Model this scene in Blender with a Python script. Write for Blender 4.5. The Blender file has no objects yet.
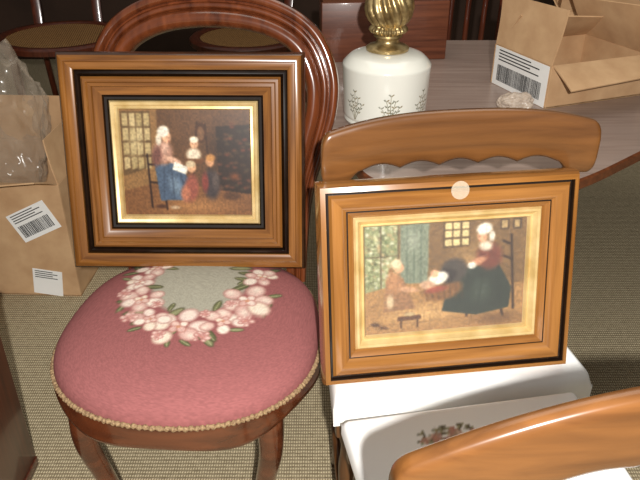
import bpy, bmesh, math, random
import numpy as np
from mathutils import Vector, Matrix
from mathutils import noise as NZ
random.seed(4); np.random.seed(4)
C = bpy.context.scene.collection
R = math.radians
def lin(c):
    out = []
    for v in c[:3]:
        v = v/255.0
        out.append(v/12.92 if v <= .04045 else ((v+.055)/1.055)**2.4)
    return tuple(out)+(1.0,)

# ------------------------------------------------------------------ materials
def base_mat(name, rough=.5, coat=0, metal=0, spec=.5):
    m = bpy.data.materials.new(name); m.use_nodes = True
    nt = m.node_tree; b = nt.nodes['Principled BSDF']
    b.inputs['Roughness'].default_value = rough
    b.inputs['Metallic'].default_value = metal
    b.inputs['Coat Weight'].default_value = coat
    b.inputs['Coat Roughness'].default_value = .1
    b.inputs['Specular IOR Level'].default_value = spec
    return m, nt, b
def noise_mat(name, c1, c2, scale=(1,1,1), nscale=5, rough=.5, coat=0, metal=0, bump=0, detail=4, lo=.3, hi=.7, spec=.5, dist=0):
    m, nt, b = base_mat(name, rough, coat, metal, spec)
    tc = nt.nodes.new('ShaderNodeTexCoord'); mp = nt.nodes.new('ShaderNodeMapping')
    mp.inputs['Scale'].default_value = scale
    nz = nt.nodes.new('ShaderNodeTexNoise'); nz.inputs['Scale'].default_value = nscale
    nz.inputs['Detail'].default_value = detail; nz.inputs['Distortion'].default_value = dist
    rp = nt.nodes.new('ShaderNodeValToRGB')
    rp.color_ramp.elements[0].position = lo; rp.color_ramp.elements[0].color = lin(c1)
    rp.color_ramp.elements[1].position = hi; rp.color_ramp.elements[1].color = lin(c2)
    L = nt.links
    L.new(tc.outputs['Object'], mp.inputs['Vector']); L.new(mp.outputs['Vector'], nz.inputs['Vector'])
    L.new(nz.outputs['Fac'], rp.inputs['Fac']); L.new(rp.outputs['Color'], b.inputs['Base Color'])
    if bump:
        bp = nt.nodes.new('ShaderNodeBump'); bp.inputs['Strength'].default_value = bump; bp.inputs['Distance'].default_value = .002
        L.new(nz.outputs['Fac'], bp.inputs['Height']); L.new(bp.outputs['Normal'], b.inputs['Normal'])
    return m
def wood(name, c1, c2, axis='X', rough=.35, coat=.4, g=1.0):
    s = {'X': (3*g, 55*g, 55*g), 'Y': (55*g, 3*g, 55*g), 'Z': (55*g, 55*g, 3*g)}[axis]
    return noise_mat(name, c1, c2, s, 1.6, rough, coat, 0, .03, 6, .25, .75, .5, .4)
def attr_mat(name, rough=.5, coat=0, bump=0, bscale=900, spec=.5):
    m, nt, b = base_mat(name, rough, coat, 0, spec)
    a = nt.nodes.new('ShaderNodeAttribute'); a.attribute_name = 'paint'
    nt.links.new(a.outputs['Color'], b.inputs['Base Color'])
    if bump:
        tc = nt.nodes.new('ShaderNodeTexCoord'); nz = nt.nodes.new('ShaderNodeTexNoise'); nz.inputs['Scale'].default_value = bscale
        bp = nt.nodes.new('ShaderNodeBump'); bp.inputs['Strength'].default_value = bump; bp.inputs['Distance'].default_value = .001
        nt.links.new(tc.outputs['Object'], nz.inputs['Vector']); nt.links.new(nz.outputs['Fac'], bp.inputs['Height'])
        nt.links.new(bp.outputs['Normal'], b.inputs['Normal'])
    return m
def weave_mat(name, c1, c2, sx, sy, rough=.9, bump=.6, nmix=.35):
    m, nt, b = base_mat(name, rough, spec=.15)
    L = nt.links; N = nt.nodes.new
    tc = N('ShaderNodeTexCoord')
    nz = N('ShaderNodeTexNoise'); nz.inputs['Scale'].default_value = 60; nz.inputs['Detail'].default_value = 4
    L.new(tc.outputs['Object'], nz.inputs['Vector'])
    ws = []
    for d, s in (('X', sx), ('Y', sy)):
        w = N('ShaderNodeTexWave'); w.bands_direction = d; w.inputs['Scale'].default_value = s
        w.inputs['Distortion'].default_value = 1.2; w.inputs['Detail Scale'].default_value = 3
        L.new(tc.outputs['Object'], w.inputs['Vector']); ws.append(w)
    mu = N('ShaderNodeMath'); mu.operation = 'MULTIPLY'
    L.new(ws[0].outputs['Fac'], mu.inputs[0]); L.new(ws[1].outputs['Fac'], mu.inputs[1])
    mx = N('ShaderNodeMath'); mx.operation = 'MULTIPLY_ADD'; mx.inputs[1].default_value = nmix
    L.new(nz.outputs['Fac'], mx.inputs[0]); L.new(mu.outputs[0], mx.inputs[2])
    rp = N('ShaderNodeValToRGB')
    rp.color_ramp.elements[0].position = .12; rp.color_ramp.elements[0].color = lin(c1)
    rp.color_ramp.elements[1].position = .75; rp.color_ramp.elements[1].color = lin(c2)
    L.new(mx.outputs[0], rp.inputs['Fac']); L.new(rp.outputs['Color'], b.inputs['Base Color'])
    bp = N('ShaderNodeBump'); bp.inputs['Strength'].default_value = bump; bp.inputs['Distance'].default_value = .004
    L.new(mx.outputs[0], bp.inputs['Height']); L.new(bp.outputs['Normal'], b.inputs['Normal'])
    return m

M = {}
M['frame1x'] = wood('walnut_frame_x', (84,47,18), (150,98,44), 'X', .24, .8)
M['frame1z'] = wood('walnut_frame_z', (84,47,18), (150,98,44), 'Z', .24, .8)
M['frame2x'] = wood('honey_frame_x', (118,73,30), (166,112,54), 'X', .24, .8)
M['frame2z'] = wood('honey_frame_z', (118,73,30), (166,112,54), 'Z', .24, .8)
M['black'] = noise_mat('ebonised_wood', (16,9,5), (30,18,11), nscale=40, rough=.3, coat=.4)
M['edge'] = noise_mat('dark_walnut_edge', (46,24,11), (72,40,19), nscale=40, rough=.3, coat=.5)
M['gold'] = noise_mat('gilt', (194,162,102), (224,198,144), nscale=26, rough=.38, metal=.3)
M['mahogany'] = wood('mahogany', (66,28,12), (120,62,32), 'Z', .22, .9, .5)
M['mahogany_x'] = wood('mahogany_rail', (54,24,11), (98,50,26), 'X', .22, .9, .5)
M['maple'] = wood('honey_maple', (84,51,24), (120,77,38), 'X', .3, .6, .6)
M['maple_z'] = wood('honey_maple_post', (66,38,17), (100,62,30), 'Z', .35, .4, .6)
M['vinyl'] = noise_mat('white_vinyl', (247,247,245), (253,253,251), nscale=30, rough=.6, bump=.02)
M['gimp'] = noise_mat('gimp_braid', (104,78,54), (170,142,104), nscale=300, rough=.8, bump=.3)
M['carton'] = noise_mat('cardboard', (184,146,108), (204,168,128), (1,1,1), 14, .85, spec=.2)
M['carton_in'] = noise_mat('cardboard_inside', (160,120,82), (182,140,98), (1,1,1), 14, .9, spec=.2)
M['paper'] = noise_mat('label_paper', (236,235,231), (246,245,242), nscale=8, rough=.6)
M['ink'] = noise_mat('label_ink', (18,18,20), (36,36,38), nscale=8, rough=.6)
M['table'] = wood('washed_table', (134,114,104), (164,144,133), 'X', .42, .2, .8)
M['tedge'] = wood('table_edge', (80,42,22), (120,68,38), 'X', .4, .3)
M['dark'] = wood('dark_wood', (58,22,12), (104,50,30), 'Z', .3, .4)
M['darkx'] = wood('dark_wood_x', (76,38,24), (124,70,46), 'X', .4, .3)
M['brass'] = noise_mat('old_brass', (108,84,46), (214,188,134), nscale=30, rough=.32, metal=.75)
M['carpet'] = weave_mat('loop_carpet', (124,111,86), (208,193,160), 52, 30)
M['cane'] = weave_mat('cane_weave', (84,54,28), (196,152,98), 30, 30, .6, .5, .3)
M['wall'] = noise_mat('brown_wall', (52,36,26), (70,50,38), nscale=3, rough=.9)
M['painting'] = attr_mat('print', .4, .15)
M['needle'] = attr_mat('needlepoint', .95, 0, .2, 700, .1)
M['padfl'] = attr_mat('floral_vinyl', .6)
M['ceramic'] = attr_mat('ceramic', .2, .6)
def plastic(name, alpha, c1, c2, rough=.18, ns=9):
    mb, nt, b = base_mat(name, rough)
    nzz = nt.nodes.new('ShaderNodeTexNoise'); nzz.inputs['Scale'].default_value = ns
    rr = nt.nodes.new('ShaderNodeValToRGB'); rr.color_ramp.elements[0].color = lin(c1); rr.color_ramp.elements[1].color = lin(c2)
    nt.links.new(nzz.outputs['Fac'], rr.inputs['Fac']); nt.links.new(rr.outputs['Color'], b.inputs['Base Color'])
    b.inputs['Alpha'].default_value = alpha
    return mb
M['plastic'] = plastic('clear_plastic', .24, (164,146,124), (214,202,184), .14, 7)
M['wrap'] = plastic('clear_wrap', .7, (176,150,126), (232,220,206), .25)
M['rail_disc'] = plastic('pale_disc_film', .24, (236,220,196), (244,230,206), .4)
M['glass'] = plastic('picture_glass', .03, (225,225,220), (240,240,236), .06, 3)

# ------------------------------------------------------------------ mesh helpers
class MB:
    def __init__(s): s.v = []; s.f = []; s.m = []
    def add(s, v, f, mi=0, mat=None):
        o = len(s.v)
        s.v += [tuple(mat @ Vector(p)) if mat else tuple(p) for p in v]
        s.f += [tuple(i+o for i in q) for q in f]; s.m += [mi]*len(f) if isinstance(mi, int) else list(mi)
        return s
    def box(s, c, d, bev=.004, mat=None, mi=0, seg=2):
        bm = bmesh.new(); bmesh.ops.create_cube(bm, size=1)
        for v in bm.verts: v.co = Vector((v.co.x*d[0], v.co.y*d[1], v.co.z*d[2]))
        if bev: bmesh.ops.bevel(bm, geom=bm.edges[:], offset=min(bev, min(d)*.45), segments=seg, affect='EDGES', profile=.5)
        bm.verts.index_update()
        v = [x.co + Vector(c) for x in bm.verts]; f = [[q.index for q in p.verts] for p in bm.faces]; bm.free()
        return s.add(v, f, mi, mat)
    def lathe(s, prof, n=32, rf=None, c=(0,0,0), mi=0, mat=None):
        v = []; f = []
        for r, z in prof:
            for k in range(n):
                a = 2*math.pi*k/n; q = r*(rf(a, z) if rf else 1)
                v.append((c[0]+q*math.cos(a), c[1]+q*math.sin(a), c[2]+z))
        for i in range(len(prof)-1):
            for k in range(n):
                f.append((i*n+k, i*n+(k+1) % n, (i+1)*n+(k+1) % n, (i+1)*n+k))
        f.append(tuple(reversed(range(n)))); f.append(tuple(range((len(prof)-1)*n, len(prof)*n)))
        return s.add(v, f, mi, mat)
    def sweep(s, path, prof, ref, closed=False, scale=None, mi=0):
        P = [Vector(p) for p in path]; n = len(P); k = len(prof); v = []; f = []
        for i in range(n):
            a = P[(i-1) % n] if (closed or i > 0) else P[i]
            c = P[(i+1) % n] if (closed or i < n-1) else P[i]
            t = (c-a).normalized(); r = Vector(ref(i) if callable(ref) else ref)
            sd = t.cross(r).normalized(); sc = scale(i/(n-1)) if scale else 1
            for x, y in prof: v.append(P[i]+sd*x*sc+r*y*sc)
        for i in range(n if closed else n-1):
            j = (i+1) % n
            for q in range(k): f.append((i*k+q, i*k+(q+1) % k, j*k+(q+1) % k, j*k+q))
        if not closed:
            f.append(tuple(reversed(range(k)))); f.append(tuple(range((n-1)*k, n*k)))
        return s.add(v, f, mi)
    def tube(s, path, rad, n=12, closed=False, mi=0):
        P = [Vector(p) for p in path]; m = len(P)
        if not hasattr(rad, '__len__'): rad = [rad]*m
        v = []; f = []; u = None
        for i in range(m):
            a = P[(i-1) % m] if (closed or i > 0) else P[i]
            c = P[(i+1) % m] if (closed or i < m-1) else P[i]
            t = (c-a).normalized()
            if u is None:
                u = t.cross(Vector((0,0,1)));
                if u.length < .1: u = t.cross(Vector((1,0,0)))
            u = (u - t*u.dot(t)).normalized(); w = t.cross(u)
            for k in range(n):
                g = 2*math.pi*k/n; v.append(P[i]+(u*math.cos(g)+w*math.sin(g))*rad[i])
        for i in range(m if closed else m-1):
            j = (i+1) % m
            for k in range(n): f.append((i*n+k, i*n+(k+1) % n, j*n+(k+1) % n, j*n+k))
        if not closed:
            f.append(tuple(reversed(range(n)))); f.append(tuple(range((m-1)*n, m*n)))
        return s.add(v, f, mi)
    def prism(s, poly, z0, z1, bev=.004, mi_top=0, mi_side=0):
        n = len(poly); cx = sum(p[0] for p in poly)/n; cy = sum(p[1] for p in poly)/n
        def ring(z, off):
            o = []
            for x, y in poly:
                d = math.hypot(x-cx, y-cy); o.append((x-(x-cx)/d*off, y-(y-cy)/d*off, z))
            return o
        v = ring(z0, bev)+ring(z0+bev, 0)+ring(z1-bev, 0)+ring(z1, bev); f = []; mi = []
        for i in range(3):
            for k in range(n): f.append((i*n+k, i*n+(k+1) % n, (i+1)*n+(k+1) % n, (i+1)*n+k)); mi.append(mi_side)
        f.append(tuple(reversed(range(n)))); mi.append(mi_side); f.append(tuple(range(3*n, 4*n))); mi.append(mi_top)
        return s.add(v, f, mi)
    def build(s, name, mats, parent=None, smooth=40, colors=None, loc=None, label=None):
        me = bpy.data.meshes.new(name); me.from_pydata(s.v, [], s.f)
        for m in (mats if isinstance(mats, (list, tuple)) else [mats]): me.materials.append(m)
        me.polygons.foreach_set('material_index', s.m)
        if colors is not None:
            at = me.color_attributes.new('paint', 'FLOAT_COLOR', 'POINT')
            at.data.foreach_set('color', np.asarray(colors, dtype=np.float32).ravel())
        if smooth:
            me.shade_smooth(); me.set_sharp_from_angle(angle=R(smooth))
        me.validate(); me.update()
        o = bpy.data.objects.new(name, me); C.objects.link(o); o.parent = parent
        if loc: o.location = loc
        if label: o['label'] = label
        return o
def thing(name, label, cat, loc=(0,0,0), rot=(0,0,0), group=None):
    o = bpy.data.objects.new(name, None); C.objects.link(o); o.empty_display_size = .05
    o.location = loc; o.rotation_euler = rot; o['label'] = label; o['category'] = cat
    if group: o['group'] = group
    return o
def spline(pts, n=8, closed=False):
    P = [Vector(p) for p in pts]; m = len(P); out = []
    for i in range(m if closed else m-1):
        p0 = P[(i-1) % m] if (closed or i > 0) else P[0]; p1 = P[i]; p2 = P[(i+1) % m]
        p3 = P[(i+2) % m] if (closed or i < m-2) else P[-1]
        for k in range(n):
            t = k/n
            out.append(.5*((2*p1)+(p2-p0)*t+(2*p0-5*p1+4*p2-p3)*t*t+(3*p1-p0-3*p2+p3)*t**3))
    if not closed: out.append(P[-1])
    return out
def fixn(o):
    bm = bmesh.new(); bm.from_mesh(o.data); bmesh.ops.recalc_face_normals(bm, faces=bm.faces); bm.to_mesh(o.data); bm.free(); return o

# ------------------------------------------------------------------ painting canvas
class Canvas:
    def __init__(s, x0, y0, x1, y1, w, h, bg):
        s.w, s.h = w, h
        s.X, s.Y = np.meshgrid(np.linspace(x0, x1, w), np.linspace(y0, y1, h))
        s.a = np.zeros((h, w, 3)); s.a[:] = bg
    def mix(s, mask, col):
        s.a = s.a*(1-mask[..., None])+np.array(col, float)*mask[..., None]
    def ell(s, cx, cy, rx, ry, col, rot=0, soft=.15, op=1):
        c, q = math.cos(R(rot)), math.sin(R(rot)); dx, dy = s.X-cx, s.Y-cy
        d = np.sqrt(((dx*c+dy*q)/rx)**2+((-dx*q+dy*c)/ry)**2)
        s.mix(np.clip((1-d)/soft, 0, 1)*op, col)
    def poly(s, pts, col, op=1):
        ins = np.zeros(s.X.shape, bool); j = len(pts)-1
        for i in range(len(pts)):
            (xi, yi), (xj, yj) = pts[i], pts[j]
            if yi != yj:
                ins ^= ((yi > s.Y) != (yj > s.Y)) & (s.X < (xj-xi)*(s.Y-yi)/(yj-yi)+xi)
            j = i
        s.mix(ins.astype(float)*op, col)
    def line(s, x0, y0, x1, y1, wd, col, op=1):
        dx, dy = x1-x0, y1-y0; L2 = dx*dx+dy*dy
        t = np.clip(((s.X-x0)*dx+(s.Y-y0)*dy)/L2, 0, 1)
        d = np.hypot(s.X-x0-t*dx, s.Y-y0-t*dy)
        s.mix(np.clip((wd-d)/(wd*.5), 0, 1)*op, col)
    def blur(s, n=1):
        for _ in range(n):
            p = np.pad(s.a, ((1,1),(1,1),(0,0)), mode='edge')
            s.a = (p[:-2,1:-1]+p[2:,1:-1]+p[1:-1,:-2]+p[1:-1,2:]+2*p[1:-1,1:-1])/6
    def grain(s, amt, coarse=4):
        n = np.random.rand(s.h//coarse+2, s.w//coarse+2)
        n = np.kron(n, np.ones((coarse, coarse)))[:s.h, :s.w]+.6*np.random.rand(s.h, s.w)
        s.a = np.clip(s.a*(1+amt*(n-.8))[..., None], 0, 255)
    def linear(s):
        v = s.a/255.0
        return np.where(v <= .04045, v/12.92, ((v+.055)/1.055)**2.4)
    def sample(s, x, y):
        x0, x1 = s.X[0, 0], s.X[0, -1]; y0, y1 = s.Y[0, 0], s.Y[-1, 0]
        i = np.clip(np.round((np.asarray(x)-x0)/(x1-x0)*(s.w-1)).astype(int), 0, s.w-1)
        j = np.clip(np.round((np.asarray(y)-y0)/(y1-y0)*(s.h-1)).astype(int), 0, s.h-1)
        c = s.linear()[j, i]; return np.concatenate([c, np.ones((len(c), 1))], 1)
def picture_plane(name, cv, x0, x1, z0, z1, y, parent, mat, tone):
    m = MB(); w, h = cv.w, cv.h
    v = [(x0+(x1-x0)*i/(w-1), y, z1+(z0-z1)*j/(h-1)) for j in range(h) for i in range(w)]
    f = [(j*w+i, (j+1)*w+i, (j+1)*w+i+1, j*w+i+1) for j in range(h-1) for i in range(w-1)]
    m.add(v, f); c = (cv.linear()*tone).reshape(-1, 3)
    return m.build(name, mat, parent, smooth=0, colors=np.concatenate([c, np.ones((len(c), 1))], 1))

# print one: a cottage interior with a seated woman and children by a hearth
c1 = Canvas(118, 105, 265, 212, 230, 170, (96,64,38))
c1.poly([(118,105),(160,105),(160,185),(118,195)], (140,102,60))
c1.ell(215,120,45,30,(104,70,44),0,.9); c1.ell(240,145,32,40,(52,34,24),0,.8)
c1.poly([(118,187),(150,180),(265,184),(265,212),(118,212)], (122,80,46))
c1.ell(200,203,60,12,(162,112,66),0,.9)
c1.poly([(119,107),(153,107),(153,162),(119,172)], (98,72,42))
for i in range(4):
    for j in range(4):
        g = random.randint(-14,18)
        c1.poly([(121+i*8,109+j*14.5),(127.6+i*8,109+j*14.5),(127.6+i*8,121.5+j*14),(121+i*8,121.8+j*14.5)], (180+g,156+g,108+g))
c1.ell(134,138,12,26,(206,186,138),8,.9,.6)
c1.poly([(222,112),(265,108),(265,120),(222,122)], (92,62,40)); c1.poly([(226,122),(265,120),(265,190),(228,186)], (46,30,22))
for _ in range(60): c1.ell(random.uniform(226,265),random.uniform(116,188),4,2,(104+random.randint(-30,30),66,44),0,.6,.6)
c1.ell(246,172,9,6,(150,78,36),0,.9,.6)
for a in ((205,118,197,186),(214,120,218,180)): c1.line(*a,1.2,(56,32,18))
c1.ell(209,128,7,11,(72,42,24),0,.2); c1.ell(209,129,4.5,8,(120,84,56),0,.3)
for a in ((147,150,150,204),(150,178,168,180),(164,180,167,206),(148,160,158,160)): c1.line(*a,1.4,(38,20,12))
c1.poly([(155,160),(182,158),(194,176),(193,196),(160,197)], (72,88,108)); c1.ell(178,182,9,15,(110,128,144),-25,.7)
for a in ((166,164,164,194),(174,164,176,195),(184,166,190,192)): c1.line(*a,1.1,(54,66,84),.7)
c1.ell(165,148,14,15,(180,134,112),15,.4); c1.ell(158,152,7,13,(112,70,60),10,.5); c1.ell(177,156,12,4,(214,168,140),20,.4)
c1.ell(168,143,5,9,(214,170,146),15,.7)
c1.ell(170,132.5,6,7,(222,170,132),0,.3); c1.ell(166.5,127,8,6.5,(242,232,212),-15,.3); c1.ell(161,135,4,7,(226,212,188),0,.4)
c1.ell(173,133,1,.8,(90,50,36),0,.5); c1.ell(172.5,136.5,1.6,.7,(170,84,70),0,.5)
c1.poly([(178,157),(194,163),(190,170),(175,165)], (238,230,212))
c1.ell(200,150,10,8,(230,212,184),0,.4); c1.ell(201,139,5.5,5.6,(224,172,132),0,.3); c1.ell(201,135,6,3.6,(238,226,200),0,.3)
for x in (199,203): c1.ell(x,139,.8,.8,(90,50,36),0,.5)
c1.poly([(189,154),(212,154),(210,159),(192,159)], (104,64,36))
c1.ell(196,184,10,17,(146,78,62),8,.4); c1.ell(189,190,7,11,(176,108,80),0,.5); c1.ell(197,163,5.8,6,(216,162,120),0,.3); c1.ell(196,159.5,6.4,4.2,(210,186,148),0,.3)
c1.ell(219,180,12,19,(60,50,50),-4,.4); c1.ell(212,178,5,13,(126,56,46),0,.5); c1.ell(224,176,5,12,(86,72,66),0,.6); c1.ell(218,157,5.6,6,(210,152,108),0,.3); c1.ell(219,153,6.2,4.4,(184,128,70),0,.3)
c1.ell(242,192,13,5,(84,54,34),0,.4); c1.ell(160,203,9,3,(70,40,24),0,.6); c1.ell(176,204,8,2.5,(214,196,168),0,.6,.6)
c1.blur(2); c1.grain(.22, 3); c1.blur(1)
# print two: a cottage interior with a seated woman beside a cradle
c2 = Canvas(363, 222, 528, 338, 240, 170, (136,104,66))
c2.poly([(363,222),(398,222),(398,292),(363,296)], (140,144,100))
for _ in range(300):
    g = random.choice([(100,112,68),(150,154,106),(206,206,164),(226,224,194),(92,94,60),(180,152,108)])
    c2.ell(random.uniform(363,397),random.uniform(222,288),random.uniform(1.2,3.4),random.uniform(1,2.6),g,random.uniform(0,90),.8)
for x in (363.5,380,397): c2.line(x,222,x,292,.9,(86,70,44))
c2.line(363,255,397,254,.8,(86,70,44))
c2.poly([(399,223),(428,222),(427,286),(399,284)], (122,130,108))
for x in (406,413,420): c2.line(x,223,x,285,.7,(90,100,84))
c2.ell(412,240,10,16,(164,168,146),0,.9,.7)
c2.poly([(428,222),(528,222),(528,300),(428,290)], (120,88,52)); c2.ell(470,262,28,26,(154,118,74),0,.9)
c2.poly([(442,222),(470,222),(470,249),(442,250)], (82,56,30))
for i in range(3):
    for j in range(3): c2.poly([(444+i*8.6,223.5+j*8.6),(451+i*8.6,223.5+j*8.6),(451+i*8.6,230.5+j*8.6),(444+i*8.6,230.5+j*8.6)], (222,200,142))
for x in (500,513): c2.poly([(x,223),(x+9,223),(x+9,234),(x,234)], (58,38,24)); c2.poly([(x+1.6,224.5),(x+7.4,224.5),(x+7.4,232.5),(x+1.6,232.5)], (176,146,98))
c2.poly([(363,292),(400,284),(528,292),(528,338),(363,338)], (166,122,72)); c2.ell(420,318,50,14,(204,160,102),0,.9); c2.ell(500,330,40,10,(114,78,46),0,.9)
for y in (304,314,326): c2.line(363,y+3,528,y-2,.5,(128,88,52),.7)
for a in ((512,240,517,320),(504,246,512,250),(505,262,514,266),(500,306,506,326),(470,310,468,324)): c2.line(*a,1.6,(46,24,12))
c2.poly([(448,290),(468,272),(500,270),(514,296),(512,318),(478,324),(442,317)], (38,46,38)); c2.ell(482,298,13,18,(60,70,58),20,.8)
for a in ((470,280,456,314),(484,280,478,320),(498,280,502,314)): c2.line(*a,1.3,(26,34,28),.7)
c2.ell(490,261,16,18,(112,54,40),-12,.4); c2.ell(486,250,9,7,(226,210,184),10,.5); c2.ell(478,266,12,4.6,(204,142,106),-20,.4); c2.ell(472,270,6,4.4,(238,230,212),0,.4)
c2.ell(482,240,6,7.4,(220,164,124),-10,.3); c2.ell(484,232,9.4,7,(244,236,220),-12,.3); c2.ell(492,240,3.8,7,(234,222,202),0,.4)
c2.ell(479,240,1,.8,(90,50,36),0,.5); c2.ell(479.5,244,1.6,.7,(170,84,70),0,.5)
c2.ell(442,293,24,14,(126,84,46),-6,.3); c2.ell(454,274,16,15,(68,58,52),-10,.3); c2.ell(447,279,11,10,(40,30,28),-10,.4)
for k in range(7): c2.line(424+k*6.5,288,427+k*6,304,.6,(84,54,28))
c2.ell(438,281,12,8,(240,232,214),-15,.3); c2.ell(434,276,5,5,(224,168,130),0,.3); c2.ell(427,288,10,6,(204,160,126),10,.4); c2.ell(436,293,14,4,(150,70,50),-8,.4)
c2.poly([(385,280),(402,278),(415,312),(382,314)], (148,104,68)); c2.ell(393,282,10,14,(176,124,82),-10,.4); c2.ell(408,291,13,3.6,(206,154,114),8,.4); c2.ell(389,303,5,10,(212,186,146),0,.6)
c2.ell(398,267,5.8,6.4,(222,166,124),0,.3); c2.ell(395,262.5,6.8,5.4,(218,196,158),-20,.3); c2.ell(390,270,3.4,5,(160,112,68),0,.5)
c2.poly([(397,320),(420,319),(421,324),(396,325)], (94,54,28))
for x in (400,417): c2.line(x,324,x,332,1.2,(68,36,18))
c2.ell(409,318,7,2.5,(196,168,120),0,.4); c2.ell(374,327,6,2.4,(84,52,30),10,.4); c2.ell(382,331,6,2.2,(94,58,32),10,.4)
c2.blur(2); c2.grain(.22, 3); c2.blur(1)

# ------------------------------------------------------------------ picture frames
def ring(W, H, prof, mats, name, parent):
    """mitred moulding; prof: closed list of (inset, front height); front faces -Y"""
    m = MB(); k = len(prof); v = []; f = []; mi = []
    for sx, top in [(-1,0),(1,0),(1,1),(-1,1)]:
        for i, h in prof: v.append((sx*(W/2-i), -h, H-i if top else i))
    for c in range(4):
        d = (c+1) % 4
        for q in range(k):
            f.append((c*k+q, d*k+q, d*k+(q+1) % k, c*k+(q+1) % k)); mi.append(0 if c in (0, 2) else 1)
    m.add(v, f, mi)
    return fixn(m.build(name, mats, parent, smooth=35))
def closed(p, back=0.0):
    return [(p[0][0], back)] + p + [(p[-1][0], back)]
f1 = thing('framed_picture', 'larger dark walnut framed print with four figures, standing on the pink needlepoint seat', 'framed picture', (-.2835,1.296,.470), (R(-15),0,R(-.6)))
W1, H1 = .504, .456
fr = [M['frame1x'], M['frame1z']]
ring(W1,H1,closed([(0,.022),(.002,.034),(.007,.041)]),[M['edge']]*2,'dark_outer_edge',f1)
ring(W1,H1,closed([(.007,.042),(.013,.046),(.019,.046),(.021,.043),(.027,.043),(.035,.039)]),fr,'outer_moulding',f1)
ring(W1,H1,closed([(.035,.033),(.038,.037),(.043,.039),(.049,.030)]),[M['black']]*2,'black_bead',f1)
ring(W1,H1,closed([(.049,.036),(.054,.041),(.059,.041),(.062,.036),(.068,.036),(.070,.031),(.076,.029),(.081,.026),(.086,.025)]),fr,'inner_moulding',f1)
ring(W1,H1,closed([(.086,.020),(.090,.024),(.095,.023),(.098,.016)]),[M['black']]*2,'black_sight_edge',f1)
ring(W1,H1,closed([(.098,.020),(.101,.024),(.106,.022),(.109,.018),(.114,.020),(.117,.012)]),[M['gold']]*2,'gold_liner',f1)
picture_plane('print', c1, -W1/2+.115, W1/2-.115, .115, H1-.115, -.014, f1, M['painting'], .82)
MB().box((0,.0015,H1/2),(W1-.02,.003,H1-.02),.001).build('backing_board',M['carton_in'],f1)
f2 = thing('framed_picture', 'smaller honey brown framed print with a woman beside a cradle, standing on the white seat', 'framed picture', (.224,.977,.4475), (R(-14),0,R(7.5)))
W2, H2 = .448, .358
fr = [M['frame2x'], M['frame2z']]
ring(W2,H2,closed([(0,.028),(.004,.040),(.012,.043)]),fr,'outer_edge',f2)
ring(W2,H2,closed([(.012,.041),(.0145,.034),(.0175,.034)]),[M['black']]*2,'black_band',f2)
ring(W2,H2,closed([(.0175,.036),(.022,.042),(.031,.043),(.040,.039),(.047,.033)]),fr,'outer_moulding',f2)
ring(W2,H2,closed([(.047,.031),(.0495,.031)]),[M['black']]*2,'black_sight_edge',f2)
ring(W2,H2,closed([(.0495,.033),(.055,.030),(.060,.024)]),fr,'inner_moulding',f2)
ring(W2,H2,closed([(.060,.024),(.063,.028),(.067,.027),(.070,.022),(.074,.018),(.077,.020),(.081,.012)]),[M['gold']]*2,'gold_liner',f2)
picture_plane('print', c2, -W2/2+.079, W2/2-.079, .079, H2-.079, -.013, f2, M['painting'], .76)
MB().box((0,-.0145,H2/2),(W2-.158,.001,H2-.158),0).build('glass_pane',M['glass'],f2,0)
MB().box((0,.0015,H2/2),(W2-.02,.003,H2-.02),.001).build('backing_board',M['carton_in'],f2)
MB().lathe([(.0135,0),(.0155,.0004),(.0155,.0008),(.014,.001)],28,mat=Matrix.Translation((.012,-.0435,H2-.019))@Matrix.Rotation(R(90),4,'X')).build('pale_disc',M['rail_disc'],f2,label='round pale translucent disc on the top rail')  # thin pale see-through disc set on the frame's top rail

# ------------------------------------------------------------------ needlepoint chair
ch1 = thing('balloon_back_chair', 'carved mahogany balloon back chair with pink floral needlepoint seat holding the larger picture', 'chair', (-.254,1.07,0), (0,0,R(-4)))
def outline(t, off=0):
    a, bf, bb = .252+off, .234+off, .268+off
    c, s = math.cos(t), math.sin(t); n = 2/(3.0 if s > 0 else 2.25)
    x = a*math.copysign(abs(c)**n, c); y = (bb if s > 0 else bf)*math.copysign(abs(s)**n, s)
    if y > 0: x *= 1-.07*(y/bb)**1.5
    return x, y
cs = Canvas(-.28,-.28,.28,.28,700,700,(146,90,89))
yy, ysc = .122, 1.30
cs.ell(0,yy,.106,.10*ysc,(164,160,144),0,.12)
def rose(x, y, r, pal):
    n = 6; ph = random.uniform(0,60)
    for k in range(n):
        a = ph+k*60+random.uniform(-18,18); q = random.uniform(.5,.82); rr = random.uniform(.42,.60)
        px, py = x+q*r*math.cos(R(a)), y+q*r*math.sin(R(a))
        cs.ell(px,py,r*rr,r*rr*.86,(166,116,108),a,.25); cs.ell(px,py,r*rr*.93,r*rr*.79,random.choice(pal),a,.4)
        cs.ell(px+.10*r*math.cos(R(a)),py+.10*r*math.sin(R(a)),r*rr*.55,r*rr*.45,(230,216,200),a,.9,.8)
    for k in range(4):
        a = ph+30+k*90; px, py = x+.2*r*math.cos(R(a)), y+.2*r*math.sin(R(a))
        cs.ell(px,py,r*.26,r*.21,(178,122,112),a,.25); cs.ell(px,py,r*.22,r*.17,random.choice(pal),a,.4)
    cs.ell(x,y,r*.13,r*.11,(196,140,112),0,.6)
def leaf(x, y, l, a, col=None):
    cs.ell(x,y,l,l*.40,(82,80,58),a,.25); cs.ell(x,y,l*.87,l*.32,col or random.choice([(112,114,80),(136,136,100),(100,102,72)]),a,.4)
    cs.line(x-l*.7*math.cos(R(a)),y-l*.7*math.sin(R(a)),x+l*.7*math.cos(R(a)),y+l*.7*math.sin(R(a)),.0012,(160,158,122))
pinks = [(226,206,194),(216,184,172),(230,216,202),(208,170,160),(226,210,190)]
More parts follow.
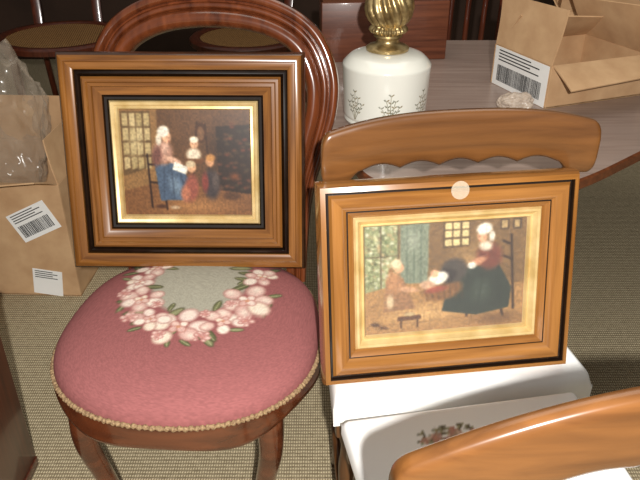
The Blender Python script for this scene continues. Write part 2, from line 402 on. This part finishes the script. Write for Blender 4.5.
for k in range(50):
    a = k*7.2+random.uniform(-5,5); r = random.choice([.160,.150,.140,.096,.086])
    leaf(r*math.cos(R(a)), yy+r*ysc*math.sin(R(a)), random.uniform(.016,.029), a+random.uniform(-60,60))
for a, r, s in ((-94,.124,.050),(-56,.128,.040),(-26,.118,.052),(10,.122,.036),(46,.12,.034),(80,.12,.03),(115,.12,.034),(160,.118,.036),(184,.128,.032),(210,.120,.042),(238,.128,.034)):
    rose(r*math.cos(R(a)), yy+r*ysc*math.sin(R(a)), s, pinks)
for a, r, s in ((-74,.150,.015),(-42,.152,.017),(-40,.096,.012),(196,.152,.014),(226,.098,.012),(-70,.096,.012),(224,.152,.015),(254,.150,.014)):
    rose(r*math.cos(R(a)), yy+r*ysc*math.sin(R(a)), s, [(204,158,150),(190,134,128)])
cs.blur(2); cs.grain(.10, 2)
m = MB(); nr, na = 140, 340; v = [(0,0,.497)]
for i in range(1, nr+1):
    r = math.sin(i/nr*math.pi/2)
    z = .437+.060*max(0, 1-r**3.6)**.42
    for k in range(na):
        x, y = outline(2*math.pi*k/na); v.append((x*r, y*r, z))
for k in range(na):
    x, y = outline(2*math.pi*k/na); v.append((x*.985, y*.985, .425))
f = [(0, 1+k, 1+(k+1) % na) for k in range(na)]
for i in range(nr):
    for k in range(na): f.append((1+i*na+k, 1+(i+1)*na+k, 1+(i+1)*na+(k+1) % na, 1+i*na+(k+1) % na))
m.add(v, f); va = np.array(v)
m.build('seat', M['needle'], ch1, 60, colors=cs.sample(va[:,0], va[:,1]), label='dusty rose needlepoint seat with a wreath of pink and cream flowers')
m = MB(); nn = 720; pth = [(*outline(2*math.pi*k/nn, .002), .435+.001*math.sin(k*.9)) for k in range(nn)]
m.tube(pth, [.0044+.0014*math.sin(k*math.pi/2.0+.3) for k in range(nn)], 8, closed=True)
m.build('gimp_braid', M['gimp'], ch1, 60)
m = MB(); v = []; f = []; na = 200
for k in range(na):
    t = 2*math.pi*k/na; fr_ = max(0, -math.sin(t))
    zb = .398-.020*fr_**3-.008*math.cos(6*t)*(fr_ > 0.05)
    for off, z in ((-.02,.432),(.001,.432),(.004,.424),(.004,zb+.018),(.006,zb+.012),(.006,zb+.004),(.003,zb),(-.02,zb)):
        v.append((*outline(t, off), z))
for k in range(na):
    for q in range(8): f.append((k*8+q, ((k+1) % na)*8+q, ((k+1) % na)*8+(q+1) % 8, k*8+(q+1) % 8))
m.add(v, f).build('seat_rail', M['mahogany_x'], ch1, 40)
for sx in (-1, 1):
    p = spline([(sx*.164,-.132,.425),(sx*.174,-.148,.37),(sx*.174,-.156,.30),(sx*.156,-.146,.2),(sx*.142,-.132,.1),(sx*.142,-.132,.045),(sx*.156,-.15,.012),(sx*.162,-.156,.0)], 8)
    n = len(p); rk = np.interp(np.linspace(0,1,n), [0,.12,.3,.5,.7,.82,.93,1], [.020,.026,.021,.017,.014,.014,.020,.016])
    MB().tube(p, list(rk), 16).build('leg', M['mahogany_x'], ch1, 60)
    p = spline([(sx*.155,.222,.425),(sx*.156,.232,.3),(sx*.16,.265,.15),(sx*.166,.31,0)], 8)
    MB().tube(p, list(np.linspace(.021,.015,len(p))), 12).build('leg', M['mahogany_x'], ch1, 60)
rk = .275
def bk(u, z): return (u, .258+(z-.45)*rk, z)
hp = [(-.182,.42),(-.184,.52),(-.192,.62),(-.214,.71),(-.233,.79),(-.230,.86),(-.192,.930),(-.112,.972),(0,.985)]
hp = hp + [(-x, z) for x, z in reversed(hp[:-1])]
path = spline([bk(*q) for q in hp], 10)
nrm = Vector((0,-1,rk)).normalized()
def arc(cx, rx, y0_, ry, n=6): return [(cx-rx*math.cos(math.pi*i/n), y0_+ry*math.sin(math.pi*i/n)) for i in range(n+1)]
prof = [(-.034,-.014)]+arc(-.024,.010,.004,.014)+arc(-.005,.006,.005,.007)+arc(.018,.016,.004,.019,8)+[(.034,-.014)]
MB().sweep(path, prof, nrm, scale=lambda t: .66+.46*math.sin(math.pi*t)**1.2).build('back_hoop', M['mahogany'], ch1, 42)
m = MB(); m.sweep(spline([bk(-.17,.60),bk(-.08,.585),bk(0,.60),bk(.08,.585),bk(.17,.60)],8), [(-.022,-.009),(-.022,.006),(0,.012),(.022,.006),(.022,-.009)], nrm)
m.build('cross_splat', M['mahogany_x'], ch1, 35)

# ------------------------------------------------------------------ honey dining chairs
def dining_chair(label, loc, rz, sw, y0, y1, zt, pt, crest_w, crest_y, c_top, c_bot, drop, dpow, bow, floral=False):
    global cs
    t = thing('dining_chair', label, 'chair', loc, (0,0,R(rz)), 'honey wood dining chairs with scalloped crests')
    nx, ny = 96, 84; Rr = .012 if floral else .022
    ux = [-1]+list(np.linspace(-1,1,nx))+[1]; uy = [0]+list(np.linspace(0,1,ny))+[1]
    v = []
    for j, b_ in enumerate(uy):
        for i, a_ in enumerate(ux):
            y = y0+(y1-y0)*b_; hw = sw/2*(1-.06*b_); x = hw*a_
            dx = min(Rr, (hw-abs(x))*(1 if floral else 2.6)); dy = min(y-y0, y1-y)
            q = min(Rr, math.hypot(max(0, Rr-dx), max(0, Rr-dy)))
            z = zt-Rr+math.sqrt(max(0, Rr*Rr-q*q))
            if i in (0, nx+1) or j in (0, ny+1): z = zt-pt
            v.append((x, y, z))
    n2 = nx+2; f = [(j*n2+i, j*n2+i+1, (j+1)*n2+i+1, (j+1)*n2+i) for j in range(ny+1) for i in range(nx+1)]
    mm = MB().add(v, f)
    if floral:
        keep = cs; cs = Canvas(-.32,-.32,.32,.32,800,800,(247,247,245))
        for k in range(34):
            leaf(random.uniform(-.015,.095), random.uniform(-.246,-.216), random.uniform(.006,.011), random.uniform(0,180), random.choice([(120,108,76),(150,128,92),(100,94,70)]))
        for x, y, s in ((.005,-.226,.009),(.035,-.234,.011),(.068,-.228,.010),(.088,-.224,.008),(.05,-.220,.008)): rose(x, y, s, [(186,132,112),(176,144,122),(206,176,154)])
        va = np.array(v); mm.build('seat_pad', M['padfl'], t, 60, colors=cs.sample(va[:,0], va[:,1]), label='white seat pad with a small flower spray'); cs = keep
    else:
        mm.build('seat_pad', M['vinyl'], t, 70)
    zr = zt-pt
    m = MB(); th = .022
    m.box((0,y0+.022,zr-.022),(sw*.97,th,.042),.004); m.box((0,y1-.02,zr-.022),(sw*.86,th,.042),.004)
    for s in (-1,1):
        m.add([(s*(sw*.475),y0+.02,zr-.043),(s*(sw*.475-th),y0+.02,zr-.043),(s*(sw*.43-th),y1-.02,zr-.043),(s*(sw*.43),y1-.02,zr-.043),
               (s*(sw*.475),y0+.02,zr-.001),(s*(sw*.475-th),y0+.02,zr-.001),(s*(sw*.43-th),y1-.02,zr-.001),(s*(sw*.43),y1-.02,zr-.001)],
               [(0,1,2,3),(7,6,5,4),(0,4,5,1),(1,5,6,2),(2,6,7,3),(3,7,4,0)])
    m.build('seat_rail', M['maple_z'], t, 35)
    for s in (-1,1):
        pr = [(.012,0),(.014,.01),(.013,.06),(.018,.11),(.013,.125),(.019,.15),(.021,.24),(.016,.30),(.021,.32),(.019,.335),(.02,zr-.03)]
        MB().lathe(pr, 16, c=(s*(sw*.475-.025), y0+.035, 0)).build('leg', M['maple_z'], t, 60)
        xs = s*(crest_w/2-.042 if not floral else crest_w/2-.10); q_ = (xs/(crest_w/2))**2
        yb = crest_y-bow*q_
        p = spline([(s*(sw*.43-.02),y1+.05,0),(s*(sw*.43-.02),y1+.002,.2),(s*(sw*.43-.02),y1-.004,zr-.02),(xs*1.0,(y1+yb)/2+.004,.6),(xs,yb,c_bot+.004-(drop*.8*q_ if floral else 0))],8)
        MB().tube(p, list(np.linspace(.017,.0085,len(p))), 12).build('leg', M['maple_z'], t, 60)
    def crest(w, zt_, zb_, yc, scal, name, bw, th=.011, drop=.022, pw=2.6):
        mm = MB(); v = []; f = []; n = 241; k = 20
        for i in range(n):
            s_ = -1+2*i/(n-1); x = s_*w/2; y = yc-bw*s_*s_; a_ = abs(s_)
            top = zt_-drop*a_**pw; bot = zb_
            if scal:
                if floral: bot -= drop*.85*a_**pw+.008
                if a_ < .72: bot += (.010 if not floral else .004)*abs(math.cos(a_/.72*math.pi*2.5))
                elif not floral:
                    u = min(1, (a_-.72)/.12); bot -= .022*(u*u*(3-2*u))
            e = 1.0
            if a_ > .94: e = .55+.45*math.sqrt(max(0, 1-((a_-.94)/.06)**2))
            mid, hh = (top+bot)/2, (top-bot)/2*e
            tt = th*(.5+.5*e)
            for q in range(k):
                a = 2*math.pi*q/k; ca, sa = math.cos(a), math.sin(a)
                v.append((x, y+tt*math.copysign(abs(ca)**.5, ca), mid+hh*math.copysign(abs(sa)**.4, sa)))
        for i in range(n-1):
            for q in range(k): f.append((i*k+q, i*k+(q+1) % k, (i+1)*k+(q+1) % k, (i+1)*k+q))
        f.append(tuple(reversed(range(k)))); f.append(tuple(range((n-1)*k, n*k)))
        mm.add(v, f); fixn(mm.build(name, M['maple'], t, 50))
    crest(crest_w, c_top, c_bot, crest_y, True, 'crest_rail', bow, th=.012, drop=drop, pw=dpow)
    crest(crest_w*.62, .62, .575, (y1+crest_y)/2+.006, False, 'cross_rail', .012, .008, .006)
    m = MB(); m.tube([(-sw*.45,y0+.035,.16),(-sw*.42,y1+.012,.16)],.009,10); m.tube([(sw*.45,y0+.035,.16),(sw*.42,y1+.012,.16)],.009,10); m.tube([(-sw*.435,(y0+y1)/2,.16),(sw*.435,(y0+y1)/2,.16)],.009,10)
    m.build('stretcher', M['maple_z'], t, 60)
    return t
dining_chair('honey wood dining chair with white seat, holding the smaller picture against its scalloped crest', (.2465,1.03,0), 7.5, .478, -.110, .10, .4455, .062, .480, .066, .898, .802, .026, 2.8, .018)
dining_chair('honey wood dining chair nearest the camera, seen from behind with flower spray on white seat', (.297,.60,0), 190, .425, -.295, .135, .438, .036, .51, .148, .874, .792, .085, 2.0, .03, True)

# ------------------------------------------------------------------ table and things on it
tb = thing('dining_table', 'large table with washed grey wood top under the ceramic lamp and carton', 'table', (.65,2.0,0))
pp = [(.06,1.60),(.12,1.42),(.25,1.355),(.44,1.355),(.59,1.417),(.79,1.575),(1.12,1.86),(1.36,2.16),(1.40,2.45),(1.22,2.66),(.7,2.70),(.1,2.66),(-.05,2.45),(-.04,2.0)]
pp = [(x-.65, y-2.0) for x, y in pp]
sp = [(q.x, q.y) for q in spline([(x,y,0) for x, y in pp], 8, closed=True)]
MB().prism(sp,.59,.62,.005,0,1).build('tabletop',[M['table'],M['tedge']],tb,30)
MB().prism([(x*.80,y*.80) for x, y in sp],.54,.592,.004).build('apron',M['tedge'],tb,30)
for x, y in ((-.26,-.36),(.02,-.22),(.22,.46),(-.45,.4)):
    MB().lathe([(.018,0),(.022,.02),(.02,.1),(.03,.3),(.022,.32),(.034,.36),(.034,.545)],18,c=(x,y,0)).build('leg',M['tedge'],tb,60)

lp = thing('table_lamp', 'cream ceramic drum lamp with painted leaf sprigs and fluted brass neck on the table', 'lamp', (.178,1.82,.62))
pr = [(.100,0),(.108,.002),(.111,.008),(.108,.015),(.111,.020)]+[(.112+.006*(z-.024)/.125,z) for z in np.linspace(.024,.149,64)]+[(.1185,.154),(.117,.158),(.108,.168),(.098,.177),(.092,.180),(.080,.184),(.065,.187),(.05,.189)]
na = 480; m = MB().lathe(pr, na)
cl = Canvas(0,0,2*math.pi*.115,.2,960,270,(240,239,228))
for k in range(7):
    x0 = .03+k*.1032
    for dx, dy in ((-.024,.046),(-.011,.066),(.001,.080),(.013,.064),(.025,.048)):
        cl.line(x0,.022,x0+dx,.022+dy,.0009,(114,104,70))
        for q in (.5,.75,1):
            for sgn in (-1,1): cl.ell(x0+dx*q+sgn*.004,.022+dy*q,.0046,.0016,random.choice([(98,100,70),(128,112,70),(86,88,64)]),sgn*38,.3)
vv = np.array(m.v); ang = np.mod(np.arctan2(vv[:,1],vv[:,0]),2*math.pi)
m.build('ceramic_base',M['ceramic'],lp,30,colors=cl.sample(ang*.115,vv[:,2]))
nk = [(.05,.188),(.056,.191),(.057,.197),(.050,.202),(.034,.207),(.029,.215),(.031,.222),(.038,.226),(.036,.231)]
MB().lathe(nk,40).build('brass_collar',M['brass'],lp,50)
nb = [(.032,.230),(.044,.236),(.050,.243),(.046,.250),(.040,.254),(.050,.266),(.057,.280),(.060,.296),(.058,.312),(.053,.328),(.045,.344),(.036,.356),(.030,.364)]
nb = [(np.interp(z,[q[1] for q in nb],[q[0] for q in nb]),z) for z in np.linspace(.230,.364,44)]
MB().lathe(nb,160,rf=lambda a, z: 1+(.16*abs(math.cos(7*(a+z*6)))-.08 if z > .252 else .05*math.cos(24*a))).build('fluted_neck',M['brass'],lp,60)
MB().lathe([(.030,.362),(.036,.366),(.036,.373),(.022,.38),(.018,.42),(.02,.425),(.02,.47),(.016,.475)],32).build('lamp_socket',M['brass'],lp,50)

def carton(name, label, loc, rz, sx, sy, sz, flaps, labels=(), group=None):
    """open carton, origin at base centre; flaps: (side, length, angle up from horizontal outward, twist)"""
    t = thing(name, label, 'box', loc, (0,0,R(rz)), group); w = .005
    m = MB()
    m.box((0,0,w/2),(sx,sy,w),0)
    for s in (-1,1):
        m.box((0,s*(sy/2-w/2),sz/2),(sx,w,sz),.0008,seg=1); m.box((s*(sx/2-w/2),0,sz/2),(w,sy-2*w,sz),.0008,seg=1)
    m.build('carton_body', M['carton'], t, 0)
    for side, ln_, ang, skew in flaps:
        wd = sx if side in 'fb' else sy
        m = MB(); n = 10; v = []
        for i in range(n+1):            # nearly flat sheet with a slight twist
            q = i/n; x = ln_*q; z = .02*ln_*math.sin(math.pi*q)
            for yv in (-1,1):
                yq = yv*(wd/2-.004-.02*ln_*q); zz = z+yv*skew*ln_*q
                v += [(x,yq,zz-.002),(x,yq,zz+.002)]
        f = []
        for i in range(n):
            b0, b1 = i*4, i*4+4
            f += [(b0,b0+2,b1+2,b1),(b0+1,b1+1,b1+3,b0+3),(b0,b1,b1+1,b0+1),(b0+2,b0+3,b1+3,b1+2)]
        f += [(0,1,3,2),(n*4,n*4+2,n*4+3,n*4+1)]
        m.add(v, f); o = fixn(m.build('flap', M['carton'], t, 30))
        zr = {'f': -90, 'b': 90, 'l': 180, 'r': 0}[side]
        o.matrix_local = Matrix.Rotation(R(zr),4,'Z') @ Matrix.Translation(((sy if side in 'fb' else sx)/2-.002,0,sz+.001)) @ Matrix.Rotation(R(-ang),4,'Y')
    for side, cx, cz, lw, lh, tilt, bars in labels:
        m = MB(); m.box((0,0,0),(lw,.0008,lh),0)
        o = m.build('shipping_label', M['paper'], t, 0, label='white printed label with a barcode' if bars else 'white printed label with lines of small type')
        zr = {'f': 0, 'l': -90, 'r': 90}[side]
        d = (sy if side == 'f' else sx)/2+.0006
        o.matrix_local = Matrix.Rotation(R(zr),4,'Z') @ Matrix.Translation((cx,-d,cz)) @ Matrix.Rotation(R(tilt),4,'Y')
        if bars:
            m = MB(); x = -lw*.42; rs = random.Random(3)
            while x < lw*.40:
                bw = rs.choice([.0012,.002,.0032]); m.box((x+bw/2,-.0007,-lh*.16),(bw,.0004,lh*.42),0); x += bw+rs.choice([.0014,.0024])
            m.build('barcode', M['ink'], o, 0)
        for q in range(4): MB().box((-lw*.42+lw*(.3+.08*(q % 2)),-.0007,lh*(.42-.08*q)),(lw*(.6+.16*(q % 2)),.0004,lh*.028),0).build('text_line', M['ink'], o, 0)
    return t
yaw = 21.3; e1 = Vector((math.cos(R(yaw)),math.sin(R(yaw)),0)); e2 = Vector((-e1.y,e1.x,0))
cn = Vector((.646,1.894,.6205)) + e1*.174 + e2*.139
carton('cardboard_box','half closed cardboard box with barcode label standing on the grey table right of the lamp',tuple(cn),yaw,.348,.278,.122,
       [('l',.15,96,.10),('f',.10,-22,.10),('b',.14,140,-.12),('r',.15,118,.12)],[('l',.0,.0605,.262,.119,0,True)])
carton('cardboard_box','plain cardboard box with raised flaps behind the labelled box on the table',(1.00,2.47,.6205),-14,.34,.24,.17,[('l',.15,48,.10),('f',.14,62,-.12),('r',.14,50,0),('b',.15,100,.05)])
def crumple(name, label, mat, loc, rx, ry, rz_, floor_, fine):
    bm = bmesh.new(); bmesh.ops.create_icosphere(bm, subdivisions=5, radius=1)
    for v in bm.verts:
        p = v.co.copy(); d = 1+.26*NZ.noise(p*1.7)+.12*fine*(1-2*abs(NZ.noise(p*3.1)))+.07*fine*fine*(1-2*abs(NZ.noise(p*7)))
        v.co = Vector((p.x*rx*d, p.y*ry*d, max(floor_, p.z*rz_*d)))
    bm.verts.index_update(); m = MB().add([v.co for v in bm.verts],[[q.index for q in f.verts] for f in bm.faces]); bm.free()
    o = m.build(name,M[mat],None,28,loc=loc); o['label'] = label; o['category'] = 'plastic'; return o
crumple('plastic_wrap','small crumpled ball of brownish clear plastic wrap on the table before the labelled box','wrap',(.565,1.905,.6375),.048,.04,.026,-.017,.8)
dr = thing('wooden_crate','shallow reddish brown wooden crate standing on edge behind the lamp','crate',(.22,2.44,.62),(0,0,R(6)))
MB().box((0,-.03,.1),(.44,.02,.2),.004).build('front_board',M['darkx'],dr,35)
for z in (.008,.19): MB().box((0,.05,z),(.42,.14,.014),.002).build('side_board',M['tedge'],dr,35)
for s in (-1,1): MB().box((s*.205,.05,.099),(.012,.14,.166),.002).build('end_board',M['tedge'],dr,35)

# ------------------------------------------------------------------ carton left
carton('cardboard_box','big open cardboard carton with two white labels, left of the pink chair, clear bag inside',(-.995,2.04,0),-3,.45,.36,.40,[('f',.14,18,.16),('r',.14,100,.05),('l',.16,70,0),('b',.16,95,0)],[('f',.125,.275,.14,.10,-26,True),('f',.125,.052,.095,.095,8,False)])
crumple('plastic_bag','thin crinkled clear plastic bag stuffed in the top of the big carton','plastic',(-1.03,2.08,.50),.16,.12,.24,-.2,.85)

# ------------------------------------------------------------------ dark cabinet at left edge
cb = thing('wooden_cabinet','dark reddish wooden cabinet corner at the lower left edge beside the pink chair','cabinet',(-.887,.875,0))
MB().box((0,0,.25),(.43,.55,.45),.003).build('cabinet_body',M['dark'],cb,35)
MB().box((0,0,.486),(.438,.558,.022),.006).build('cabinet_top',M['dark'],cb,35)
MB().box((0,0,.0125),(.434,.554,.025),.003).build('plinth',M['dark'],cb,35)

# ------------------------------------------------------------------ background chairs
def cane_chair(label, loc, rz, r=.27, zt=.47):
    t = thing('cane_chair', label, 'chair', loc, (0,0,R(rz)), 'cane seated chairs in the background')
    MB().lathe([(r*.84,zt-.02),(r*.85,zt-.006),(r*.4,zt-.008),(.0,zt-.009)],48).build('cane_seat',M['cane'],t,60)
    m = MB(); ring_p = [(r*.92*math.cos(a),r*.92*math.sin(a),zt-.01) for a in np.linspace(0,2*math.pi,64,endpoint=False)]
    m.sweep(ring_p,[(-.024,-.018),(-.024,.008),(-.014,.014),(.014,.014),(.026,.004),(.026,-.018)],(0,0,1),closed=True); m.build('seat_rim',M['dark'],t,40)
    for x, y in ((-.17,-.17),(.17,-.17)):
        MB().lathe([(.013,0),(.014,.02),(.013,.1),(.02,.2),(.015,.22),(.022,.3),(.022,zt-.03)],14,c=(x*r/.27,y*r/.27,0)).build('leg',M['dark'],t,60)
    for s in (-1,1):
        p = spline([(s*.15,r*.95+.06,0),(s*.15,r*.9,.3),(s*.15,r*.86,zt)],6); MB().tube(p,.016,12).build('leg',M['dark'],t,60)
    hpz = [(-.15,zt-.02),(-.155,.62),(-.2,.76),(-.19,.88),(-.1,.95),(0,.965)]; hpz += [(-x,z) for x, z in reversed(hpz[:-1])]
    MB().sweep(spline([(x,r*.86+(z-zt)*.22,z) for x, z in hpz],8),[(-.022,-.01),(-.022,.008),(0,.014),(.022,.008),(.022,-.01)],(0,-.976,.215)).build('back_hoop',M['dark'],t,40)
    return t
cane_chair('cane seated dark wood chair in the far upper left corner behind the cartons',(-1.27,3.42,0),10,.31)
cane_chair('cane seated dark wood chair glimpsed through the hoop of the pink needlepoint chair',(-.36,3.40,0),-12,.27)
sc = thing('spindle_chair','dark wooden spindle back chair pushed up behind the grey table','chair',(.62,3.0,0),(0,0,R(0)))
MB().box((0,.02,.44),(.42,.4,.03),.01).build('seat',M['dark'],sc,40)
for x in (-.18,.18):
    MB().tube([(x,.2,0),(x,.19,.44)],.017,12).build('leg',M['dark'],sc,60); MB().tube([(x,-.16,0),(x*.97,-.15,.43)],.02,12).build('leg',M['dark'],sc,60)
    MB().tube([(x,-.16,.45),(x,-.2,.95)],.022,12).build('back_post',M['dark'],sc,60)
for x in (-.1,-.033,.033,.1): MB().tube([(x,-.165,.45),(x,-.2,.9)],.011,10).build('spindle',M['dark'],sc,60)
MB().box((0,-.2,.92),(.40,.022,.09),.008).build('crest_rail',M['dark'],sc,40)

# ------------------------------------------------------------------ setting
def struct(name, c, d, mat):
    o = MB().box(c, d, 0).build(name, mat, None, 0); o['kind'] = 'structure'; return o
struct('floor',(0,2,-.03),(5.2,6.4,.06),M['carpet'])
struct('wall_back',(0,4.75,1.25),(5.2,.1,2.5),M['wall'])
struct('wall_left',(-2.55,2,1.25),(.1,6.4,2.5),M['wall'])
struct('wall_right',(2.55,2,1.25),(.1,6.4,2.5),M['wall'])

# ------------------------------------------------------------------ light and camera
def light(name, kind, loc, energy, col, size):
    l = bpy.data.lights.new(name, kind); l.energy = energy; l.color = col
    if kind == 'AREA': l.size = size
    else: l.shadow_soft_size = size
    o = bpy.data.objects.new(name, l); C.objects.link(o); o.location = loc; return o
light('flash','POINT',(.07,-.26,1.46),182,(1,.975,.93),.015)
light('overhead_fill','AREA',(.2,2.2,2.5),16,(1,.93,.82),1.8)  # added overhead fill that evens out the flash; no lamp hangs here
wd = bpy.data.worlds.new('world'); bpy.context.scene.world = wd; wd.use_nodes = True
wd.node_tree.nodes['Background'].inputs['Color'].default_value = (1,.96,.9,1); wd.node_tree.nodes['Background'].inputs['Strength'].default_value = .23
cam = bpy.data.cameras.new('camera'); co = bpy.data.objects.new('camera', cam); C.objects.link(co)
co.location = (0,0,1.28); co.rotation_euler = (R(60),0,0); cam.sensor_width = 36; cam.lens = 36*686/640; cam.clip_start = .02
bpy.context.scene.camera = co
bpy.context.scene.view_settings.view_transform = 'Standard'
